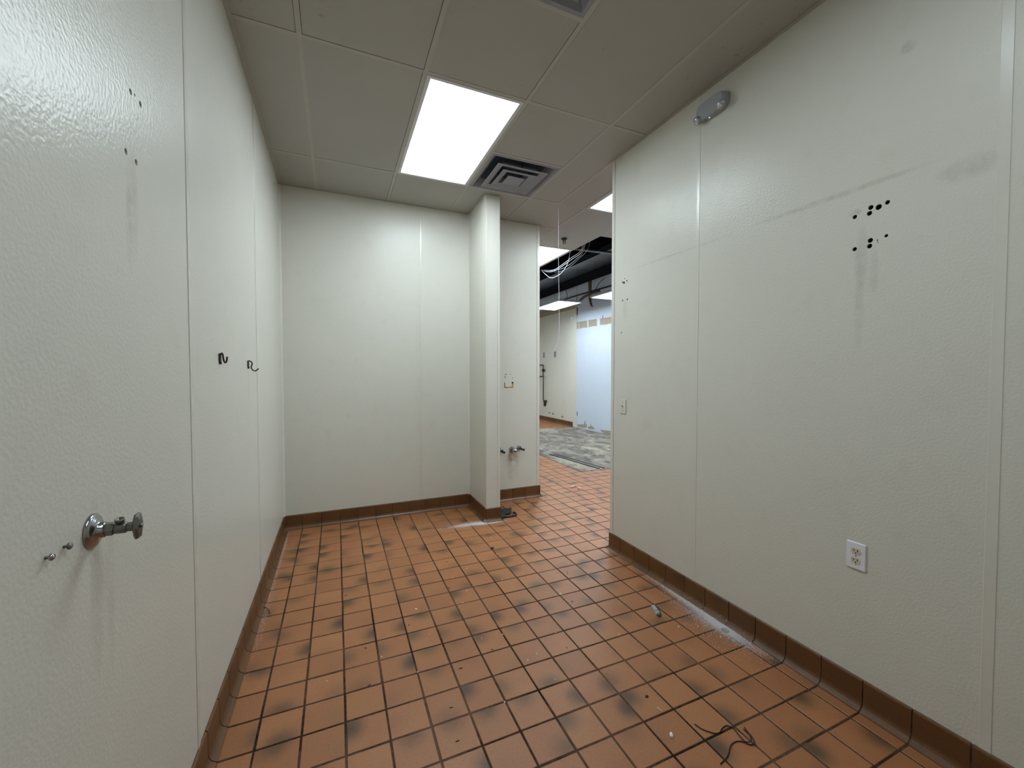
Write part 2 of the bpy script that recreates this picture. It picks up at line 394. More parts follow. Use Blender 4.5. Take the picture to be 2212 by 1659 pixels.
B(2.2655, 2.2705, .945, .9785, .12, TOP, c=.0012).obj('corner_strip', m_trim, wr)
wb = struct(B(-.32, 2.345, 2.46, 2.54, 0, H).obj('wall_back', m_core), 'cream panelled back wall ending at the open passage')
for a, b in ((-.158, 1.0585), (1.0615, 1.56), (1.685, 2.362)): B(a, b, 2.42, 2.435, 0, TOP, c=.001).obj('wall_panel', m_frp_b, wb)
B(1.049, 1.071, 2.4182, 2.422, .12, TOP, c=.0012).obj('batten_strip', m_trim, wb)
B(2.362, 2.373, 2.4172, 2.545, 0, TOP, c=.001).obj('end_cap', m_trim, wb)
B(2.34, 2.373, 2.4155, 2.4205, .12, TOP, c=.0012).obj('corner_strip', m_trim, wb)
MB().prism([(0, 0), (.014, 0), (0, .014)], (-.158, 2.42, .12), (1, 0, 0), (0, -1, 0), (0, 0, TOP - .12)).obj('corner_strip', m_trim, wb)
wm = struct(B(1.59, 1.655, 1.94, 2.46, 0, H).obj('wall_middle', m_core), 'narrow cream wing wall jutting out between alcove and passage')
B(1.555, 1.567, 1.912, 2.419, 0, TOP, c=.001).obj('wall_panel', m_frp_b, wm)
B(1.567, 1.678, 1.9, 1.912, 0, TOP, c=.001).obj('wall_panel', m_frp_b, wm)
B(1.678, 1.69, 1.912, 2.419, 0, TOP, c=.001).obj('wall_panel', m_frp_b, wm)
for s_, x in ((1, 1.5525), (-1, 1.6925)):
    MB().prism([(0, 0), (.024, 0), (.024, .003), (.003, .003), (.003, .024), (0, .024)], (x, 1.8975, .12), (s_, 0, 0), (0, 1, 0), (0, 0, TOP - .12)).obj('corner_strip', m_trim, wm)
MB().prism([(0, 0), (-.014, 0), (0, -.014)], (1.555, 2.42, .12), (1, 0, 0), (0, 1, 0), (0, 0, TOP - .12)).obj('corner_strip', m_trim, wm)
wf = struct(B(-.32, 2.39, -2.75, -2.62, 0, H).obj('wall_front', m_core), 'cream panelled wall behind the viewer')
for a, b in ((-.158, 1.06), (1.063, 2.27)): B(a, b, -2.62, -2.605, 0, TOP, c=.001).obj('wall_panel', m_frp, wf)
# far room
ROOF = 3.62
wx = struct(B(5.874, 6.0, -1.62, 9.7, 0, ROOF).obj('wall_far', m_dry), 'far white wall stripped of its panels seen through the passage')
for a, b in ((7.215, 7.908), (7.912, 9.128), (9.132, 9.6)): B(5.860, 5.874, a, b, 0, 3.02, c=.001).obj('wall_panel', m_frp, wx)
B(5.852, 5.876, 7.185, 7.215, 0, 3.30, c=.002).obj('corner_strip', m_trim, wx)
B(5.855, 5.874, 7.215, 9.6, 3.02, 3.20).obj('top_plate', m_tan, wx)
fl = lambda pts, n, m=m_tan: MB().prism([(y, z) for y, z in pts], (5.8745, 0, 0), (0, 1, 0), (0, 0, 1), (-.0035, 0, 0)).obj(n, m, wx)
fl([(7.18, 2.67), (7.10, 2.66), (7.11, 2.50), (7.18, 2.49)], 'torn_paper_patch')
fl([(7.075, 2.665), (6.73, 2.655), (6.72, 2.485), (6.9, 2.50), (7.07, 2.49)], 'torn_paper_patch')
fl([(6.67, 2.655), (6.33, 2.645), (6.32, 2.48), (6.5, 2.495), (6.66, 2.485)], 'torn_paper_patch')
fl([(6.21, 2.64), (5.84, 2.63), (5.70, 2.62), (5.70, 2.49), (5.95, 2.475), (6.2, 2.49)], 'torn_paper_patch')
fl([(7.15, .083), (6.846, .119), (6.82, .20), (6.79, .218), (6.775, .15), (6.718, .124), (6.717, .052), (6.9, .03), (7.11, .024)], 'torn_paper_patch')
fl([(6.663, .089), (6.574, .10), (6.558, .173), (6.53, .12), (6.418, .099), (6.418, .049), (6.663, .038)], 'torn_paper_patch')
fl([(6.151, .084), (6.055, .077), (5.9, .095), (5.5, .09), (5.5, .01), (5.959, .006), (6.118, .03)], 'torn_paper_patch')
fl([(7.165, .41), (7.14, .40), (7.135, .31), (7.16, .30)], 'wall_gap', m_slot)
fl([(7.18, 3.03), (7.15, 3.03), (7.155, 2.85), (7.18, 2.84)], 'wall_gap', m_slot)
fl([(6.11, 2.69), (6.085, 2.69), (6.09, 2.62), (6.105, 2.62)], 'wall_gap', m_slot)
MB().prism([(6.65, 3.58), (6.55, 3.58), (6.56, 3.1), (6.50, 2.95), (6.58, 3.02), (6.63, 3.15)], (5.874, 0, 0), (0, 1, 0), (0, 0, 1), (-.03, 0, 0)).obj('nailing_board', m_wood, wx)
MB().tube(curve([(5.86, 7.1, 3.12), (5.85, 6.9, 3.22), (5.85, 6.6, 3.26), (5.86, 6.2, 3.27)]), .03, 8).obj('conduit', m_wood, wx)
MB().tube([(5.86, 8.2, 3.34), (5.86, 7.0, 3.33), (5.86, 5.0, 3.29)], .018, 8).obj('conduit', m_black, wx)
struct(B(2.25, 5.9, 9.6, 9.7, 0, ROOF).obj('wall_north', m_frp), 'far end wall of the next room')
struct(B(2.39, 5.9, -1.62, -1.5, 0, ROOF).obj('wall_south', m_frp), 'near end wall of the next room')
struct(B(2.25, 2.37, 2.545, 9.6, 0, H).obj('wall_divider', m_frp), 'cream dividing wall continuing behind the back wall')

# ------------------------------------------------------------------ cove base tiles
prof = [(0, .125), (.004, .125), (.0080, .1225), (.010, .117), (.010, .036), (.0115, .026), (.0155, .0165), (.0225, .0085), (.031, .0035), (.036, .0012), (.036, -.004), (0, -.004)]
back = [(0, .122), (.0075, .119), (.0078, .036), (.0095, .025), (.014, .015), (.022, .0065), (.031, .002), (.034, -.004), (0, -.004)]
def run_base(name, label, o, along, out, cuts, m=m_base):
    o, along, out = Vector(o), Vector(along), Vector(out); z = Vector((0, 0, 1))
    lo, hi = cuts[0][0], cuts[-1][1]
    bs = MB().prism(back, o + along * lo, out, z, along * (hi - lo)).obj(name, m_grout); tag(bs, label, 'baseboard', kind='structure')
    cache = {}
    for a, b in cuts:
        w = b - a - .005
        mb = MB().prism(prof, o + along * (a + .0025), out, z, along * w)
        me = mb.mesh('base_tile'); me.materials.append(m)
        uv = [(((Vector(v.co) - o).dot(along) - (a + b) / 2) / P, v.co.z / .125 - .5, 0) for v in me.vertices]
        lk = tile_look(); put_attr(me, uv, [(lk[0], lk[1], lk[2] * .6, lk[3])] * len(uv)); link('base_tile', me, bs)
    return bs
def cuts(lo, hi, org):          # joints follow the floor grid
    e = [lo]; k = math.ceil((lo - org) / P + .12)
    while org + k * P < hi - .018: e.append(org + k * P); k += 1
    e.append(hi); return list(zip(e, e[1:]))
run_base('baseboard_left', 'brown cove base tiles along the left wall', (-.158, 0, 0), (0, 1, 0), (1, 0, 0), cuts(-2.6, 2.40, FY))
run_base('baseboard_right', 'dusty brown cove base tiles along the right wall', (2.27, 0, 0), (0, 1, 0), (-1, 0, 0), cuts(-2.6, .985, FY))
run_base('baseboard_back', 'brown cove base tiles under the back wall of the alcove', (0, 2.42, 0), (1, 0, 0), (0, -1, 0), cuts(-.146, 1.546, FX))
run_base('baseboard_passage', 'brown cove base tiles under the wall with the faucets', (0, 2.42, 0), (1, 0, 0), (0, -1, 0), cuts(1.70, 2.378, FX + .02))
run_base('baseboard_middle', 'brown cove base tiles on the alcove side of the wing wall', (1.555, 0, 0), (0, 1, 0), (-1, 0, 0), cuts(1.892, 2.408, FY))
run_base('baseboard_middle_end', 'single brown base tile capping the end of the wing wall', (0, 1.9, 0), (1, 0, 0), (0, -1, 0), [(1.546, 1.70)])
run_base('baseboard_middle_side', 'brown cove base tiles on the passage side of the wing wall', (1.69, 0, 0), (0, 1, 0), (1, 0, 0), cuts(1.892, 2.408, FY))
run_base('baseboard_right_end', 'brown base tile wrapping the end of the right wall', (0, .979, 0), (1, 0, 0), (0, 1, 0), [(2.262, 2.40)])
run_base('baseboard_back_end', 'brown base tile wrapping the end of the back wall', (2.373, 0, 0), (0, 1, 0), (1, 0, 0), [(2.41, 2.55)])
run_base('baseboard_far', 'brown base tiles under the far cream panels', (5.86, 0, 0), (0, 1, 0), (-1, 0, 0), cuts(7.34, 9.6, FY))

# ------------------------------------------------------------------ ceiling
ceil = struct(bpy.data.objects.new('ceiling', None), 'dropped ceiling of dirty beige panels in a metal grid', 'ceiling'); COL.objects.link(ceil)
X = [.137, .747, 1.356, 1.966, 2.575, 3.185, 3.795, 4.404, 5.014, 5.624]
R_ = [-1.838, -.619, .601, 1.820, 3.039, 4.258, 5.477, 6.697, 7.916, 9.135]
tiles, voids = [], []
def cell(x0, x1, y0, y1, kind='t'): (tiles if kind == 't' else voids).append((x0, x1, y0, y1))
ymid = [(-2.6, R_[0]), (R_[0], R_[1]), (R_[1], R_[2]), (R_[2], R_[3]), (R_[3], 2.42)]
for (a, b) in ymid: cell(-.158, X[0], a, b); cell(X[0], X[1], a, b)
for (a, b) in ymid[:1] + ymid[4:]: cell(X[1], X[2], a, b)
cell(X[1], X[2], -.009, R_[2])
for (a, b) in ymid[:3]: cell(X[2], X[3], a, b); cell(X[3], 2.27, a, b)
cell(X[2], X[3], R_[2], 1.2105); cell(X[3], 2.27, R_[2], R_[3]); cell(X[2], X[3], R_[3], 2.42); cell(X[3], X[4], R_[3], 2.42)
cell(2.27, X[4], R_[2] + .37, R_[3]); cell(2.39, X[4], -.619, R_[2] + .37); cell(2.39, X[4], -1.5, -.619)
cell(2.374, X[4], 2.42, R_[4])
for k in range(4, 9): cell(2.372, X[4], R_[k], R_[k + 1])
cell(X[4], X[5], -1.5, R_[1]); cell(X[4], X[5], R_[1], R_[2]); cell(X[4], X[5], R_[3], R_[4])
for k in range(5, 9): cell(X[4], X[5], R_[k], R_[k + 1])
for i in range(5, 10):
    x1 = X[i + 1] if i < 9 else 5.87
    for (a, b) in ((-1.5, R_[1]), (R_[1], R_[2]), (R_[2], R_[3]), (R_[3], 2.4295)): cell(X[i], x1, a, b)
added_far_lights = [(X[6], X[7], R_[2], R_[3]), (X[4], X[5], R_[6], R_[7]), (X[4], X[5], R_[8], R_[9])]  # unseen troffers, added to brighten the next room
tiles = [c for c in tiles if not any(abs(c[0] - f[0]) + abs(c[2] - f[2]) < .01 for f in added_far_lights)]
lights = [(X[1], X[2], R_[2], R_[3]), (X[1], X[2], R_[0], R_[1]), (X[4], X[5], R_[2], R_[3]), (X[4], X[5], R_[4], R_[5])]
vents = [(X[2], X[3], 1.2105, R_[3]), (X[1], X[2], R_[1], -.009)]
for (x0, x1, y0, y1) in tiles:
    i = [rng.choice((.010, .0105, .0135, .014)) for _ in range(4)]
    wallish = lambda v: v in (-.158, 2.27, 2.42, -2.6, 2.372, 2.374, 2.39, -1.5, 5.87)
    e = [.002 if wallish(v) else i[k] for k, v in enumerate((x0, x1, y0, y1))]
    B(x0 + e[0], x1 - e[1], y0 + e[2], y1 - e[3], H + .0005, H + .014, c=.001).obj('ceiling_panel', m_ceil, ceil)
segs = set()
for (x0, x1, y0, y1) in tiles + lights + vents + added_far_lights:
    r = lambda v: round(v, 3)
    for x in (x0, x1):
        if not (x in (-.158, 2.39, 2.372, 2.374, 5.87) or (x == 2.27 and y1 < .9)): segs.add(('y', r(x), r(y0), r(y1)))
    for y in (y0, y1):
        if y not in (-2.6, 2.42, -1.5) : segs.add(('x', r(y), r(x0), r(x1)))
merged = []
for key in sorted({(d, c) for d, c, a, b in segs}):
    iv = sorted((a, b) for d, c, a, b in segs if (d, c) == key); cur = list(iv[0])
    for a, b in iv[1:]:
        if a < cur[1] - 1e-6: cur[1] = max(cur[1], b)
        else: merged.append((*key, *cur)); cur = [a, b]
    merged.append((*key, *cur))
for (d, c, a, b) in merged:
    t = .012
    if d == 'y' and a < .98 and c == 2.27: a = .98
    if d == 'y': B(c - t, c + t, a, b, H - .0015, H + .022).obj('tee_bar', m_tee, ceil)
    else: B(a + t, b - t, c - t, c + t, H - .0012, H + .020).obj('tee_bar', m_tee, ceil)
for (x0, x1, y0, y1) in ((-.158, -.136, -2.6, 2.42), (2.248, 2.27, -2.6, .978), (-.136, 1.555, 2.40, 2.42), (1.533, 1.555, 1.89, 2.40), (1.533, 1.72, 1.878, 1.9), (1.69, 1.712, 1.9, 2.40), (1.712, 2.39, 2.40, 2.42)):
    B(x0, x1, y0, y1, H - .003, H - .0016).obj('wall_angle', m_tee, ceil)
# roof above the stripped part of the next room
B(-.3, 4.05, -2.75, 9.7, ROOF, ROOF + .06).obj('roof_deck', m_void, ceil)
B(4.05, 6.0, -1.6, 9.7, ROOF + .02, ROOF + .06).obj('roof_deck', m_void, ceil)
yy = 2.4
while yy < 9.5:
    B(4.42, 5.75, yy + .008, yy + .696, ROOF, ROOF + .019, c=.003).obj('roof_panel', m_deck, ceil); yy += .704
def ibeam(x0, x1, z0, z1, y0, y1):
    xm = (x0 + x1) / 2; t = .014
    mb = MB(); mb.box(x0, x1, y0, y1, z0, z0 + t); mb.box(x0, x1, y0, y1, z1 - t, z1); mb.box(xm - .008, xm + .008, y0, y1, z0 + t, z1 - t); return mb
ibeam(4.22, 4.40, 3.40, ROOF, 2.5, 9.6).obj('roof_beam', m_void, ceil)
mb = MB(); mb.box(5.11, 5.54, -1.5, 9.6, 3.45, 3.464); mb.box(5.505, 5.52, -1.5, 9.6, 3.464, ROOF - .01); mb.box(5.46, 5.56, -1.5, 9.6, ROOF - .01, ROOF)
mb.obj('roof_beam', m_void, ceil)

# ------------------------------------------------------------------ ceiling lights
def light(x0, x1, y0, y1, label, z=H, hung=False, lens=None):
    t = thing('ceiling_light', label, 'light', ((x0 + x1) / 2, (y0 + y1) / 2, z), 'fluorescent troffers in the ceiling grid')
    i = .0125; f = .036; a, b, c, d = x0 + i, x1 - i, y0 + i, y1 - i
    mb = MB()
    for q in ((a, a + f - i, c, d), (b - f + i, b, c, d), (a + f - i, b - f + i, c, c + f - i), (a + f - i, b - f + i, d - f + i, d)): mb.box(*q, z - .004, z + .012, c=.0015)
    mb.obj('frame', m_white, t)
    zt = z + (.035 if hung else .085); hs = MB(); hs.box(a + .004, b - .004, c + .004, d - .004, zt, zt + .005)
    for q in ((a + .004, a + .007, c + .004, d - .004), (b - .007, b - .004, c + .004, d - .004), (a + .007, b - .007, c + .004, c + .007), (a + .007, b - .007, d - .007, d - .004)): hs.box(*q, z + .012, zt)
    hs.obj('housing', m_cablegrey if hung else m_white, t)
    B(a + f - i - .004, b - f + i + .004, c + f - i - .004, d - f + i + .004, z + .004, z + .009).obj('lens', lens or m_lens, t)
    if hung:
        for (hx, hy) in ((a + .06, c + .1), (b - .06, c + .1), (a + .06, d - .1), (b - .06, d - .1)):
            MB().tube([(hx, hy, z + .038), (hx, hy, ROOF)], .002, 6).obj('hanger_wire', m_black, t)
    return t
light(*lights[0], 'bright troffer in the middle of the near ceiling beside the square vent')
light(*lights[1], 'troffer overhead behind the partly seen vent near the viewer', lens=m_lens_old)
light(*lights[2], 'troffer half hidden behind the right wall, above the passage')
light(*lights[3], 'troffer at the edge of the open black roof, beside the back wall')
light(*added_far_lights[0], 'unseen troffer added in the next room just behind the end of the right wall')
light(*added_far_lights[1], 'unseen troffer added in the next room, hidden behind the back wall')
light(*added_far_lights[2], 'last unseen troffer added to the next room, at its far end')
light(4.60, 5.21, 5.905, 7.125, 'far lit troffer hanging free below the black roof, left of its pair', H - .11, True)
light(5.015, 5.625, 4.16, 5.38, 'lit troffer hanging free near the far white wall, cut by the right wall', H - .11, True)

# ------------------------------------------------------------------ air vents
def vent(x0, x1, y0, y1, label):
    cx, cy = (x0 + x1) / 2, (y0 + y1) / 2; t = thing('air_vent', label, 'vent', (cx, cy, H), 'square ceiling diffusers')
    h = (x1 - x0) / 2 - .0125
    def ring(h0, z0, h1, z1, th=.0025):
        mb = MB(); vs_ = []
        for hh, zz in ((h0, z0), (h1, z1), (h1, z1 + th), (h0, z0 + th)):
            for sx, sy in ((-1, -1), (1, -1), (1, 1), (-1, 1)): vs_.append((cx + sx * hh, cy + sy * hh, H + zz))
        fs = []
        for r in range(4):
            for k in range(4): fs.append((r * 4 + k, r * 4 + (k + 1) % 4, ((r + 1) % 4) * 4 + (k + 1) % 4, ((r + 1) % 4) * 4 + k))
        return mb.add(vs_, fs)
    ring(h, -.002, h - .022, -.002).obj('frame', m_ventgrey, t)
    ring(h - .022, -.002, h - .075, .055).obj('outer_cone', m_ventgrey, t)
    MB().box(cx - h + .06, cx + h - .06, cy - h + .06, cy + h - .06, .055 + H, .06 + H).obj('throat', m_ventdark, t)
    for k, (a, w, z) in enumerate(((.215, .052, -.022), (.148, .050, -.026), (.0745, .0, -.030))):
        if w: 
            l = ring(a, z, a - w, z + .012); l2 = ring(a - w, z + .012, a - w - .012, z + .05); l.add(l2.v, l2.f)
            l.obj('louver', m_ventgrey, t)
        else: MB().box(cx - a, cx + a, cy - a, cy + a, H + z, H + z + .004, c=.0015).obj('centre_plate', m_ventgrey, t)
    for sx, sy in ((-1, 0), (1, 0), (0, -1), (0, 1)):
        MB().tube([(cx + sx * .07, cy + sy * .07, H - .01), (cx + sx * .22, cy + sy * .22, H + .02)], .004, 6).obj('bracket', m_ventdark, t)
    return t
vent(*vents[0], 'dusty square air vent with nested louvers beside the bright troffer')
vent(*vents[1], 'square air vent cut off by the top edge of the photo')

# ------------------------------------------------------------------ things on the left wall
LX = -.158
def valve():
    y, z = -.611, 1.083; t = thing('shutoff_valve', 'tarnished chrome water shutoff valve with oval handle on left wall', 'valve', (LX, y, z)); a = (1, 0, 0)
    MB().lathe((LX, y, z), a, [(.0335, 0), (.0335, .003), (.031, .006), (.026, .0085), (.018, .011), (.0155, .014), (.015, .020), (.0125, .022), (.0, .022)], 32).obj('escutcheon', m_chrome, t)
    MB().lathe((LX + .018, y, z), a, [(.0, 0), (.0115, 0), (.0132, .002), (.0132, .015), (.0115, .017), (.0, .017)], 6, False).obj('compression_nut', m_dullmetal, t)
    MB().lathe((LX + .034, y, z), a, [(.0, 0), (.0090, 0), (.0112, .003), (.0112, .018), (.0088, .021), (.0, .021)], 16).obj('body', m_dullmetal, t)
    q = Vector((0, -.25, 1)).normalized()
    MB().lathe(Vector((LX + .044, y, z)) + q * .004, q, [(.006, 0), (.0068, .010), (.0078, .011), (.0078, .016), (.0058, .016), (.0052, .006)], 16).obj('outlet', m_dullmetal, t)
    MB().lathe((LX + .054, y, z), a, [(.0, 0), (.0085, 0), (.0095, .002), (.0095, .010), (.007, .012), (.0, .012)], 8, False).obj('packing_nut', m_dullmetal, t)
    pts = []
    for r, d in ((.0, 0), (.020, .0), (.0255, .002), (.0265, .0045), (.0245, .008), (.008, .0085), (.0, .0085)): pts.append((r, d))
    n = 28; mb = MB(); vs_ = []; fs = []
    for r, d in pts[1:-1]:
        for k in range(n):
            q_ = 2 * math.pi * k / n; w = 1 + .06 * math.cos(6 * q_)
            vs_.append((LX + .0655 + d, y + .62 * r * w * math.cos(q_), z + r * w * math.sin(q_)))
    for i in range(len(pts) - 3):
        for k in range(n): fs.append((i * n + k, i * n + (k + 1) % n, (i + 1) * n + (k + 1) % n, (i + 1) * n + k))
    fs.append(tuple(range(n))[::-1]); fs.append(tuple((len(pts) - 3) * n + k for k in range(n)))
    mb.add(vs_, fs, True).obj('handle', m_dullmetal, t)
    MB().lathe((LX + .073, y, z), a, [(.004, 0), (.004, .004), (.002, .0055), (0, .0055)], 12).obj('screw', m_dullmetal, t)
valve()
def wall_screw(y, z, mat, label):
    t = thing('wall_screw', label, 'screw', (LX, y, z), 'screws left in the wall beside the valve')
    MB().lathe((LX - .006, y, z), (1, 0, .05), [(.0026, 0), (.0026, .012)], 10).obj('shank', m_dullmetal, t)
    MB().lathe((LX + .0055, y, z + .0003), (1, 0, .05), [(.003, 0), (.0058, .001), (.0062, .003), (.0042, .0055), (0, .006)], 14).obj('head', mat, t)
wall_screw(-.701, 1.087, m_dullmetal, 'dark screw stub in the left wall next to the valve plate')
wall_screw(-.750, 1.088, m_chrome, 'paler screw stub in the left wall, farther from the valve')
def hook(y, z, path, label, r):
    t = thing('wall_hook', label, 'hook', (LX, y, z), 'hooks on the left wall')
    B(LX, LX + .0055, y - .012, y + .012, z - .017, z + .018, c=.0012).obj('plate', m_black, t)
    B(LX, LX + .008, y - .006, y + .006, z - .026, z - .016, c=.001).obj('plate_tab', m_black, t)
    MB().tube(curve([(LX + d, y + e, z + q) for d, e, q in path], 6), r, 10).obj('hook_wire', m_hook, t)
hook(.360, 1.453, [(.004, 0, .010), (.007, .002, .019), (.011, .004, .016), (.013, .005, -.002), (.015, .007, -.014), (.019, .009, -.019), (.023, .011, -.012), (.025, .012, .006)], 'red dipped wall hook curled upright, nearer the viewer', .0034)
hook(.944, 1.440, [(.003, 0, .014), (.010, 0, .016), (.020, 0, .006), (.019, 0, -.007), (.016, 0, -.020), (.024, 0, -.034), (.034, 0, -.038), (.044, 0, -.032), (.051, 0, -.025)], 'dark red wall hook with long open curl beside the panel seam', .0034)

# ------------------------------------------------------------------ things on the right wall
RX = 2.27
def outlet():
    y, z = -.683, .629; t = thing('power_outlet', 'white duplex power outlet with ivory sockets low on right wall', 'outlet', (RX, y, z))
    B(RX - .006, RX, y - .035, y + .035, z - .0565, z + .0565, c=.003).obj('cover_plate', m_plate, t)
    for s_ in (1, -1):
        zc = z + s_ * .0195; n = 24
        out = []
        for k in range(n):
            q = 2 * math.pi * k / n; out.append((.0172 * math.cos(q), max(-.0125, min(.0125, .0172 * math.sin(q)))))
        r_ = MB().prism(out, (RX - .0075, y, zc), (0, 1, 0), (0, 0, 1), (.003, 0, 0)).obj('receptacle', m_ivory, t)
        for dy, hh in ((-.0063, .0042), (.0063, .0036)): B(RX - .0081, RX - .0074, y + dy - .0013, y + dy + .0013, zc + .003 - hh, zc + .003 + hh).obj('slot', m_slot, r_)
        MB().lathe((RX - .0081, y, zc - .0072), (1, 0, 0), [(.0026, 0), (.0026, .0008)], 10, False).obj('ground_hole', m_slot, r_)
    MB().lathe((RX - .0058, y, z), (-1, 0, 0), [(.0032, 0), (.0030, .001), (.0, .0014)], 12).obj('screw', m_dullmetal, t)
    MB().lathe((RX - .0058, y, z - .037), (-1, 0, 0), [(.0018, 0), (.0016, .0006), (0, .0007)], 10).obj('screw_hole', m_slot, t)
outlet()
def switch():
    y, z = .831, 1.138; t = thing('light_switch', 'beige toggle light switch at the passage end of right wall', 'switch', (RX, y, z))
    B(RX - .006, RX, y - .035, y + .035, z - .055, z + .055, c=.003).obj('cover_plate', m_beigeplate, t)
    B(RX - .0075, RX - .0055, y - .006, y + .006, z - .013, z + .013, c=.0006).obj('toggle_slot', m_ivory, t)
    MB().prism([(0, -.005), (.014, .006), (.013, .011), (0, .007)], (RX - .007, y - .004, z), (-1, 0, 0), (0, 0, 1), (0, .008, 0)).obj('toggle', m_ivory, t)
    for s_ in (1, -1): MB().lathe((RX - .0058, y, z + s_ * .031), (-1, 0, 0), [(.0036, 0), (.0032, .001), (0, .0015)], 12).obj('screw', m_dullmetal, t)
switch()
def emergency():
    y0, y1, z0, z1 = -.052, .172, 2.832, 2.952; yc, zc = .050, 2.893
    t = thing('emergency_light', 'grey two headed emergency light high on right wall under the ceiling', 'light', (RX, yc, zc))
    # body: outline at the wall, smaller outline at the front face
    o0 = []
    for k in range(28):
        q = 2 * math.pi * k / 28; c_, s1 = math.cos(q), math.sin(q)
        o0.append((.100 * math.copysign(abs(c_) ** .55, c_), (.047 if s1 > 0 else .052) * math.copysign(abs(s1) ** .6, s1)))
    mb = MB(); vs_ = []
    for d, k in ((0, 1.0), (.018, 1.0), (.036, .95), (.046, .84)):
        for a, b in o0: vs_.append((RX - d, yc + a * k, zc + b * k + (.003 if d > .04 else 0)))
    n = 28; fs = [tuple(range(n)), tuple(range(3 * n, 4 * n))]
    for r in range(3):
        for k in range(n): fs.append((r * n + k, r * n + (k + 1) % n, (r + 1) * n + (k + 1) % n, (r + 1) * n + k))
    mb.add(vs_, fs).obj('body', m_plastic, t)
    for s_ in (1, -1):
        b = Vector((RX - .036, yc + s_ * .080, zc - .034)); a = Vector((-.75, s_ * .25, -.55)).normalized()
        h = MB().lathe(b - a * .018, a, [(.0, 0), (.012, .001), (.019, .008), (.0235, .020), (.0245, .031), (.0225, .033)], 20).obj('lamp_head', m_plastic, t)
        MB().lathe(b + a * .0135, a, [(.022, 0), (.021, .003), (.013, .0055), (0, .0065)], 20).obj('lamp_lens', m_lampglass, h)
        MB().lathe(b + a * .0155, a, [(.005, 0), (.005, .0075), (0, .0085)], 12).obj('bulb', m_white, h)
    B(RX - .026, RX - .020, yc - .008, yc + .010, zc - .0535, zc - .049).obj('test_panel', m_plastic, t)
    MB().lathe((RX - .023, yc + .014, zc - .050), (0, 0, -1), [(.0035, 0), (.0032, .003), (0, .004)], 10).obj('indicator', emit('green_led', (.15, 1, .4), 1.2), t)
    MB().lathe((RX - .023, yc + .040, zc - .050), (0, 0, -1), [(.003, 0), (.003, .003)], 10).obj('test_button', m_slot, t)
emergency()

# ------------------------------------------------------------------ things on the back wall beside the passage
BY = 2.42
def faucet(x, z, r, label, kind):
    t = thing('pipe_valve', label, 'valve', (x, BY, z), 'capped valves on the passage wall'); a = (0, -1, 0)
    MB().lathe((x, BY, z), a, [(r, 0), (r, .004), (r * .92, .010), (r * .62, .020), (r * .5, .026), (0, .026)], 24).obj('escutcheon', m_chrome, t)
    if kind == 0:
        MB().lathe((x, BY - .02, z), a, [(0, 0), (.019, 0), (.021, .003), (.021, .022), (.017, .026), (0, .026)], 8, False).obj('collar', m_black, t)
        q = Vector((.72, -.60, -.25)).normalized()
        MB().lathe(Vector((x, BY - .04, z)) - q * .008, q, [(0, 0), (.019, 0), (.021, .006), (.020, .030), (.012, .048), (.007, .056), (0, .057)], 18).obj('spout_cap', m_chrome, t)
    elif kind == 1:
        MB().lathe((x, BY - .02, z), a, [(0, 0), (.014, 0), (.016, .003), (.016, .018), (0, .02)], 8, False).obj('collar', m_dullmetal, t)
        MB().tube([(x, BY - .03, z - .004), (x + .02, BY - .045, z - .012), (x + .045, BY - .055, z - .018)], [.011, .011, .012], 12).obj('outlet', m_black, t)
    else:
        MB().tube([(x, BY - .01, z), (x + .004, BY - .05, z - .012), (x + .02, BY - .07, z - .018)], [.014, .013, .012], 12).obj('outlet', m_black, t)
faucet(2.037, .553, .034, 'large chrome capped valve with rust below it on passage wall', 0)
faucet(2.122, .566, .027, 'smaller chrome valve with black outlet right of the rusty one', 1)
faucet(1.908, .556, .026, 'valve stub half hidden behind the wing wall edge', 2)
t = thing('sticker_residue', 'torn brown corners of a removed sticker on passage wall', 'sticker', (2.0, BY, 1.24))
def scrap(pts, n, m): MB().prism(pts, (0, BY - .0006, 0), (1, 0, 0), (0, 0, 1), (0, -.0012, 0)).obj(n, m, t)
m_glue = plain('brown_glue', lin(112, 82, 45), 0.8, var=.4, nsc=60); m_ochre = plain('ochre_paper', lin(178, 150, 92), .9, var=.2, nsc=50)
scrap([(1.948, 1.285), (1.956, 1.287), (1.957, 1.243), (1.965, 1.235), (1.995, 1.237), (1.998, 1.229), (1.96, 1.226), (1.948, 1.236)], 'glue_edge', m_glue)
scrap([(2.000, 1.236), (2.02, 1.244), (2.04, 1.243), (2.036, 1.28), (2.036, 1.292), (2.056, 1.292), (2.056, 1.228), (2.0, 1.228)], 'paper_corner', m_ochre)
scrap([(2.036, 1.278), (2.055, 1.276), (2.055, 1.291), (2.035, 1.291)], 'glue_corner', m_glue)
for pts in ([(1.95, 1.378), (1.98, 1.379), (1.98, 1.374), (1.95, 1.374)], [(2.016, 1.379), (2.025, 1.38), (2.022, 1.369), (2.016, 1.371)],
            [(1.954, 1.36), (1.959, 1.36), (1.964, 1.335), (1.957, 1.336)], [(2.041, 1.338), (2.051, 1.337), (2.05, 1.331), (2.042, 1.33)]): scrap(pts, 'glue_mark', m_glue)

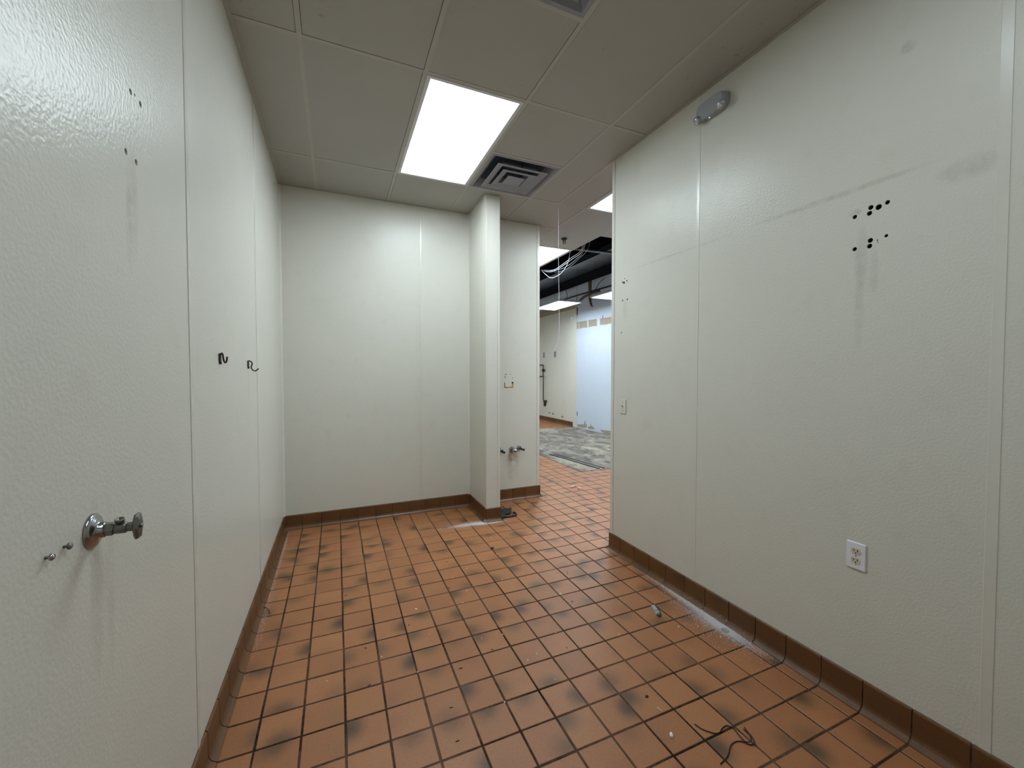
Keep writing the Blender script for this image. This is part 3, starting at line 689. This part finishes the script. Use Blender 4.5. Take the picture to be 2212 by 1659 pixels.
# ------------------------------------------------------------------ passage: hanging wire, sprinkler, cables, roof void
w_ = MB().tube(curve([(2.282, 1.845, H), (2.286, 1.85, 2.6), (2.292, 1.85, 2.32), (2.297, 1.85, 2.0), (2.298, 1.85, 1.80), (2.288, 1.852, 1.70), (2.262, 1.855, 1.645), (2.240, 1.858, 1.612)], 6), .0019, 8).obj('hanging_wire', m_cable)
tag(w_, 'thin white wire hanging straight down in the passage from the ceiling', 'wire')
t = thing('sprinkler_head', 'black pendent ceiling fitting with two dangling prongs beyond the passage', 'sprinkler', (2.845, 2.69, H))
c = (2.845, 2.69)
MB().lathe((c[0], c[1], H - .001), (0, 0, -1), [(.038, 0), (.038, .006), (.028, .014), (.012, .018), (0, .018)], 20).obj('flange', m_black, t)
for dx, l in ((-.014, .072), (.016, .066)): MB().tube([(c[0] + dx * .6, c[1], H - .012), (c[0] + dx, c[1], H - .045), (c[0] + dx * .8, c[1] - .004, H - l)], [.007, .006, .004], 8).obj('prong', m_black, t)
def cable(pts, r, m, label):
    o = MB().tube(curve(pts, 6), r * .7, 6).obj('cable', m); tag(o, label, 'cable', 'loose cables under the black roof')
cx = 3.32
cable([(cx, 4.20, 3.040), (cx, 3.95, 2.965), (cx, 3.75, 2.945), (cx, 3.55, 2.965), (cx, 3.3, 3.00), (cx, 3.05, 3.04), (cx, 2.98, 3.25), (cx, 2.96, ROOF)], .0055, m_cable, 'topmost white cable in the sagging bundle under the roof')
cable([(cx + .01, 4.20, 3.030), (cx + .01, 3.95, 2.950), (cx + .01, 3.72, 2.930), (cx + .01, 3.5, 2.955), (cx + .015, 3.28, 2.985), (cx + .015, 3.06, 3.02), (cx + .015, 2.97, 3.2), (cx + .015, 2.95, ROOF)], .0055, m_cable, 'thick white cable at the middle of the sagging bundle')
cable([(cx + .03, 4.15, 3.03), (cx + .03, 3.9, 2.97), (cx + .03, 3.65, 2.925), (cx + .03, 3.4, 2.93), (cx + .03, 3.2, 2.97), (cx + .03, 3.06, 3.01), (cx + .03, 2.96, 3.2), (cx + .03, 2.94, ROOF)], .005, m_cablegrey, 'grey cable at the back of the sagging bundle')
cable([(cx - .035, 4.15, 3.02), (cx - .035, 3.98, 2.91), (cx - .035, 3.83, 2.83), (cx - .035, 3.68, 2.815), (cx - .035, 3.52, 2.83), (cx - .035, 3.40, 2.88), (cx - .035, 3.32, 2.95), (cx - .035, 3.28, 3.05), (cx - .035, 3.24, 3.15), (cx - .035, 3.2, ROOF)], .005, m_cable, 'single white cable drooping in a loop below the bundle')
cable([(cx + .05, 3.86, 2.93), (cx + .05, 3.65, 2.90), (cx + .05, 3.45, 2.905), (cx + .05, 3.2, 2.96), (cx + .06, 2.95, 3.08), (cx + .07, 2.8, ROOF)], .004, m_cablegrey, 'thin grey cable hanging just under the white ones')
cable([(5.8, 5.95, 3.50), (5.75, 6.1, 3.40), (5.78, 6.25, 3.31), (5.8, 6.4, 3.26)], .010, m_black, 'black cable curving down the far wall at right')
cable([(5.7, 7.45, 3.50), (5.72, 7.42, 3.38), (5.74, 7.5, 3.28), (5.75, 7.7, 3.22)], .010, m_black, 'black cable curving down behind the hanging troffer at left')
o = MB().tube([(3.2, 3.50, 3.205), (3.6, 3.485, 3.2), (4.6, 3.42, 3.2)], .022, 10).obj('conduit_pipe', m_dullmetal); tag(o, 'grey conduit pipe crossing the black roof opening', 'pipe')
# ------------------------------------------------------------------ far room
FXW = 5.86
t = thing('gas_pipe', 'thin black pipe with elbow and branch on far cream wall', 'pipe', (FXW, 8.86, .5))
MB().tube([(FXW - .06, 9.55, 1.60), (FXW - .06, 8.90, 1.622), (FXW - .06, 8.87, 1.60), (FXW - .06, 8.86, .60), (FXW - .06, 8.80, .566), (FXW - .06, 8.76, .566)], .015, 8).obj('riser', m_black, t)
MB().tube([(FXW - .06, 9.55, 1.275), (FXW - .06, 8.86, 1.285)], .014, 8).obj('branch', m_black, t)
MB().lathe((FXW - .06, 8.86, 1.42), (0, 0, 1), [(.03, 0), (.045, .02), (.045, .05), (.03, .09)], 10).obj('coupling', m_black, t)
MB().lathe((FXW - .10, 8.76, .566), (1, 0, 0), [(.035, 0), (.035, .09)], 10).obj('elbow', m_black, t)
MB().lathe((FXW, 8.85, .477), (-1, 0, 0), [(.06, 0), (.055, .03), (.03, .045), (0, .05)], 12).obj('floor_stub', m_black, t)
for y, lab in ((8.929, 'grey outlet plate on the far cream wall above the black pipe'), (8.271, 'grey outlet plate on the far cream wall at the tip of the hanging wire')):
    t = thing('wall_plate', lab, 'outlet', (FXW, y, 1.906), 'outlet plates on the far wall')
    B(FXW - .008, FXW, y - .06, y + .06, 1.82, 1.99, c=.003).obj('cover_plate', m_plastic, t)
    for z in (1.87, 1.94): B(FXW - .011, FXW - .007, y - .03, y + .03, z - .02, z + .02).obj('receptacle', m_dullmetal, t)
o = MB().lathe((FXW, 7.385, 2.79), (-1, 0, 0), [(.045, 0), (.045, .02), (.035, .035), (0, .04)], 16).obj('wall_button', m_plate); tag(o, 'small white round button high on the far cream wall', 'button')
for p, n in (((FXW, 8.35, .24), 0), ((FXW, 7.84, .215), 1), ((FXW, 8.57, .25), 2)): 
    o = MB().lathe(p, (-1, 0, .2), [(.02, 0), (.018, .03), (.008, .05), (0, .052)], 8, False).obj('pipe_stub', m_dullmetal)
    tag(o, ('dark stub poking out above the far base tiles, middle one', 'dark stub poking out above the far base tiles, nearest the white wall', 'dark stub poking out above the far base tiles, nearest the pipe')[n], 'stub', 'stubs along the far base')
t = thing('trench_drain', 'long black double rail trench drain set in the stripped concrete', 'drain', (3.68, 3.82, 0))
for d in (0, .085):
    MB().prism([(0, 0), (.04, 0), (.04, .010), (0, .010)], (3.59 + d, 4.43, -.001), (1, .12, 0), (0, 0, 1), (.155, -1.19, 0)).obj('rail', m_black, t)
MB().prism([(0, 0), (.05, 0), (.05, .004), (0, .004)], (3.6275, 4.43, -.001), (1, .12, 0), (0, 0, 1), (.155, -1.19, 0)).obj('channel', m_conc, t)

# ------------------------------------------------------------------ litter on the floor
def lump(x, y, a, b, h, ang, seed, z=.0004, n=7):
    r = random.Random(seed); mb = MB(); vs_ = []
    for lv, (k, zz) in enumerate(((1, 0), (.95, h * .6), (.45, h))):
        for i in range(n):
            q = 2 * math.pi * i / n; f = r.uniform(.75, 1.15) * k
            u, v = a * f * math.cos(q), b * f * math.sin(q)
            vs_.append((x + u * math.cos(ang) - v * math.sin(ang), y + u * math.sin(ang) + v * math.cos(ang), z + zz))
    fs = [tuple(range(n))[::-1], tuple(range(2 * n, 3 * n))]
    for l in (0, 1):
        for i in range(n): fs.append((l * n + i, l * n + (i + 1) % n, (l + 1) * n + (i + 1) % n, (l + 1) * n + i))
    return mb.add(vs_, fs)
crumbs = [(.699, .732), (.616, .221), (.994, 1.008), (1.4, 1.23), (1.744, 1.446), (1.56, .537), (1.347, .218), (1.18, .112), (.922, -.099), (1.081, .318), (.968, .333), (.725, .472), (1.021, 1.432), (1.835, .312),
          (1.648, .072), (1.18, -.071), (.473, .395), (.229, .327), (1.468, 1.54), (.972, .69), (1.12, .09), (1.292, .85), (2.089, -.043), (2.135, -.055), (2.139, .044), (2.126, -.156), (2.06, -.105), (1.992, -.002)]
for k, (x, y) in enumerate(crumbs):
    big = 2.0 if k in (0, 5) else 1.0
    o = lump(x, y, rng.uniform(.003, .0055) * big, rng.uniform(.002, .0035) * big, .003 * big, rng.uniform(0, 3), k).obj('plaster_crumb', m_crumb)
    lab = {0: 'largest white plaster crumb, lying left of the middle of the floor', 5: 'large white plaster crumb on a tile joint, right of the middle of the floor', 16: 'small crumb on a joint, nearest the left wall but one',
           17: 'leftmost small plaster crumb on the floor', 4: 'white crumb on the floor in front of the passage', 8: 'white crumb on a joint crossing, nearest the bottom edge'}.get(k)
    if lab is None: lab = 'tiny white plaster crumb lying in the dust by the right wall' if k > 21 else 'tiny white plaster crumb lying on the open brown floor tiles'
    tag(o, lab, 'crumb', 'white plaster crumbs in the dust' if k > 21 else 'white plaster crumbs on the floor')
for k, (x, y) in enumerate([(.636, .598), (.404, .493), (.402, .225), (.807, .166), (.989, .229), (1.016, 1.257), (.323, 1.058), (.937, .891), (1.754, .775), (1.741, .75), (.707, -.037), (.689, -.197), (1.586, .441), (1.34, .093)]):
    o = lump(x, y, rng.uniform(.006, .010), .0024, .002, rng.uniform(0, 3), 50 + k).obj('dark_chip', m_slot)
    tag(o, 'tiny dark sliver lying on the brown floor tiles', 'chip', 'dark slivers on the floor')
o = lump(1.401, 1.335, .018, .013, .012, .4, 91).obj('black_chunk', m_black); tag(o, 'small black chunk on the floor in front of the wing wall', 'chunk')
o = lump(1.448, -.500, .011, .0075, .011, 1.0, 92, n=5).obj('white_chip', m_crumb); tag(o, 'bright white chip on the floor beside the black wire', 'chip')
o = MB().tube([(1.492, -.377, .003), (1.4965, -.401, .003)], .0016, 6).obj('white_pin', m_crumb); tag(o, 'thin white pin on the floor between white chip and clip', 'pin')
o = lump(1.494, -.313, .009, .007, .006, 0, 93).obj('brown_pebble', m_hook); tag(o, 'small reddish brown pebble on the floor above the white pin', 'pebble')
for (x, y, a, lab) in ((2.905, 2.57, .5, 'darker pink foam scrap lying behind its pair in the passage'), (2.942, 2.475, 1.2, 'paler pink foam scrap nearer the viewer in the passage')):
    o = lump(x, y, .045, .028, .022, a, int(x * 1000)).obj('foam_scrap', m_pink); tag(o, lab, 'foam', 'pink foam scraps in the passage')
for (x, y, lab) in ((1.034, .814, 'larger torn scrap of cloudy film on the floor'), (1.121, 1.098, 'smaller torn scrap of cloudy film, farther away')):
    o = lump(x, y, .014, .008, .0015, 1.1, int(x * 999)).obj('film_scrap', m_clear); tag(o, lab, 'scrap', 'film scraps on the floor')
o = MB().lathe((2.197, -.126, .001), (0, 0, 1), [(.0, 0), (.021, 0), (.021, .0015), (.0175, .003), (.0165, .0015), (.0, .0015)], 24).obj('plastic_ring', m_clear)
tag(o, 'cloudy round plastic disc lying in the plaster dust by right wall', 'disc')
wire1 = [(1.571, -.497), (1.582, -.531), (1.618, -.564), (1.653, -.555), (1.681, -.553), (1.695, -.573), (1.688, -.600), (1.678, -.635), (1.700, -.640), (1.725, -.619), (1.739, -.585)]
wire2 = [(1.728, -.590), (1.724, -.625), (1.708, -.650), (1.690, -.646), (1.677, -.628), (1.653, -.616), (1.619, -.620), (1.572, -.645), (1.522, -.656)]
o = MB().tube(curve([(x, y, .0028 + (.006 if i in (7, 8) else 0)) for i, (x, y) in enumerate(wire1)], 8), .0019, 8).obj('floor_wire', m_slot); tag(o, 'black wire snaking on the floor, its end pointing up to the left', 'wire', 'black wires in the foreground')
o = MB().tube(curve([(x, y, .0028 + (.003 if i in (1, 2) else 0)) for i, (x, y) in enumerate(wire2)], 8), .0019, 8).obj('floor_wire', m_slot); tag(o, 'black wire curling towards the bottom edge of the photo', 'wire', 'black wires in the foreground')
o = MB().tube(curve([(-.128, 1.112, .002), (-.108, 1.084, .006), (-.092, 1.05, .005), (-.084, 1.018, .002)], 8), .0016, 6).obj('floor_fibre', m_hook); tag(o, 'short curved brown fibre on the floor by the left base tiles', 'fibre')
# metal latch
A, Bp = Vector((1.996, .208, 0)), Vector((1.958, .102, 0)); d = (Bp - A).normalized(); s_ = Vector((d.y, -d.x, 0)); z = Vector((0, 0, 1))
t = thing('metal_latch', 'small grey metal latch with wire loop lying on the floor tiles', 'latch', (A + Bp) / 2)
MB().prism([(-.012, .001), (.012, .001), (.012, .004), (.010, .016), (-.010, .016), (-.012, .004)], A + d * .012, s_, z, d * .05).obj('body', m_plastic, t)
MB().prism([(-.014, .001), (.014, .001), (.012, .012), (-.012, .012)], A + d * .062, s_, z, d * .030).obj('lever', m_plastic, t)
MB().lathe(A + d * .088 + z * .010, d, [(.006, 0), (.010, .003), (.010, .012), (.006, .017), (0, .018)], 12).obj('knob', m_dullmetal, t)
MB().tube(curve([A + d * .02 - s_ * .012 + z * .006, A + d * .03 - s_ * .024 + z * .004, A + d * .07 - s_ * .022 + z * .004, A + d * .1 - s_ * .008 + z * .004, A + d * .105 + z * .004], 6), .0022, 8).obj('wire_loop', m_black, t)
# black bracket
t = thing('plastic_bracket', 'broken black plastic bracket on the floor beside the wing wall', 'bracket', (1.80, 1.99, 0))
MB().prism([(-.075, -.03), (-.03, -.045), (.05, -.035), (.075, .0), (.085, .06), (.05, .045), (.02, .055), (-.02, .045), (-.05, .02)], (1.785, 2.03, .004), (.97, -.2, .05), (.2, .97, .28), (0, -.006, .022)).obj('shell', m_black, t)
MB().tube(curve([(1.725, 1.935, .008), (1.77, 1.928, .008), (1.83, 1.925, .009), (1.872, 1.935, .012), (1.882, 1.96, .016), (1.868, 1.99, .018)], 6), .010, 8).obj('rim', m_black, t)
MB().prism([(0, 0), (.05, 0), (.055, .03), (.04, .05), (.0, .04)], (1.712, 1.915, .002), (1, 0, 0), (0, .9, .2), (0, 0, .016)).obj('lug', m_black, t)
# plaster powder: thousands of grains
def powder(spots, n, label, seed):
    r = random.Random(seed); mb = MB(); tot = sum(s[-1] for s in spots); vs_ = []; fs = []
    for (x, y, zz, sx, sy, ang, w) in spots:
        for _ in range(int(n * w / tot)):
            u, v = r.gauss(0, sx), r.gauss(0, sy); px, py = x + u * math.cos(ang) - v * math.sin(ang), y + u * math.sin(ang) + v * math.cos(ang)
            if px > 2.262 or (1.56 < px < 1.685 and py > 1.905): continue
            e = r.uniform(.0004, .0013) * (2.6 if r.random() < .02 else 1); q = r.uniform(0, 6.28)
            wallx = 2.27 - px if px > 1.9 else (1.9 - py if 1.53 < px < 1.71 else 1.555 - px if py > 1.88 else .1)
            lift = 0
            if 0 < wallx < .036: lift = .001 + .03 * ((.036 - wallx) / .026) ** 3
            if wallx < .011: continue
            z0 = zz + lift; k = len(vs_)
            for j in range(3): vs_.append((px + e * math.cos(q + 2.1 * j), py + e * math.sin(q + 2.1 * j), z0))
            vs_.append((px, py, z0 + e * .9)); fs += [(k, k + 1, k + 3), (k + 1, k + 2, k + 3), (k + 2, k, k + 3)]
    mb.add(vs_, fs); m = bpy.data.meshes.new('plaster_dust'); m.from_pydata(mb.v, [], mb.f); m.update(); m.materials.append(m_dust)
    tag(link('plaster_dust', m), label, 'dust', kind='stuff')
powder([(2.225, .06, .0006, .014, .16, 0, 4), (2.205, -.09, .0006, .022, .10, 0, 5), (2.18, -.02, .0006, .035, .14, 0, 2), (2.12, -.05, .0006, .06, .16, 0, .5), (2.23, .3, .0006, .012, .16, 0, 1)], 46000, 'white plaster dust piled along the foot of the right wall', 3)
powder([(1.50, 1.885, .0006, .05, .022, 0, 4), (1.38, 1.90, .0006, .07, .026, .1, 3), (1.26, 1.90, .0006, .08, .022, .1, 1), (1.62, 1.855, .0006, .05, .010, 0, 1.2)], 17000, 'white plaster dust spilled at the foot of the wing wall', 4)
powder([(-.114, 1.6, .0006, .008, .35, 0, 2), (-.11, .95, .0006, .012, .22, 0, 1.4), (-.112, 2.1, .0006, .008, .15, 0, .6)], 4000, 'thin pale dust along the foot of the left wall', 5)
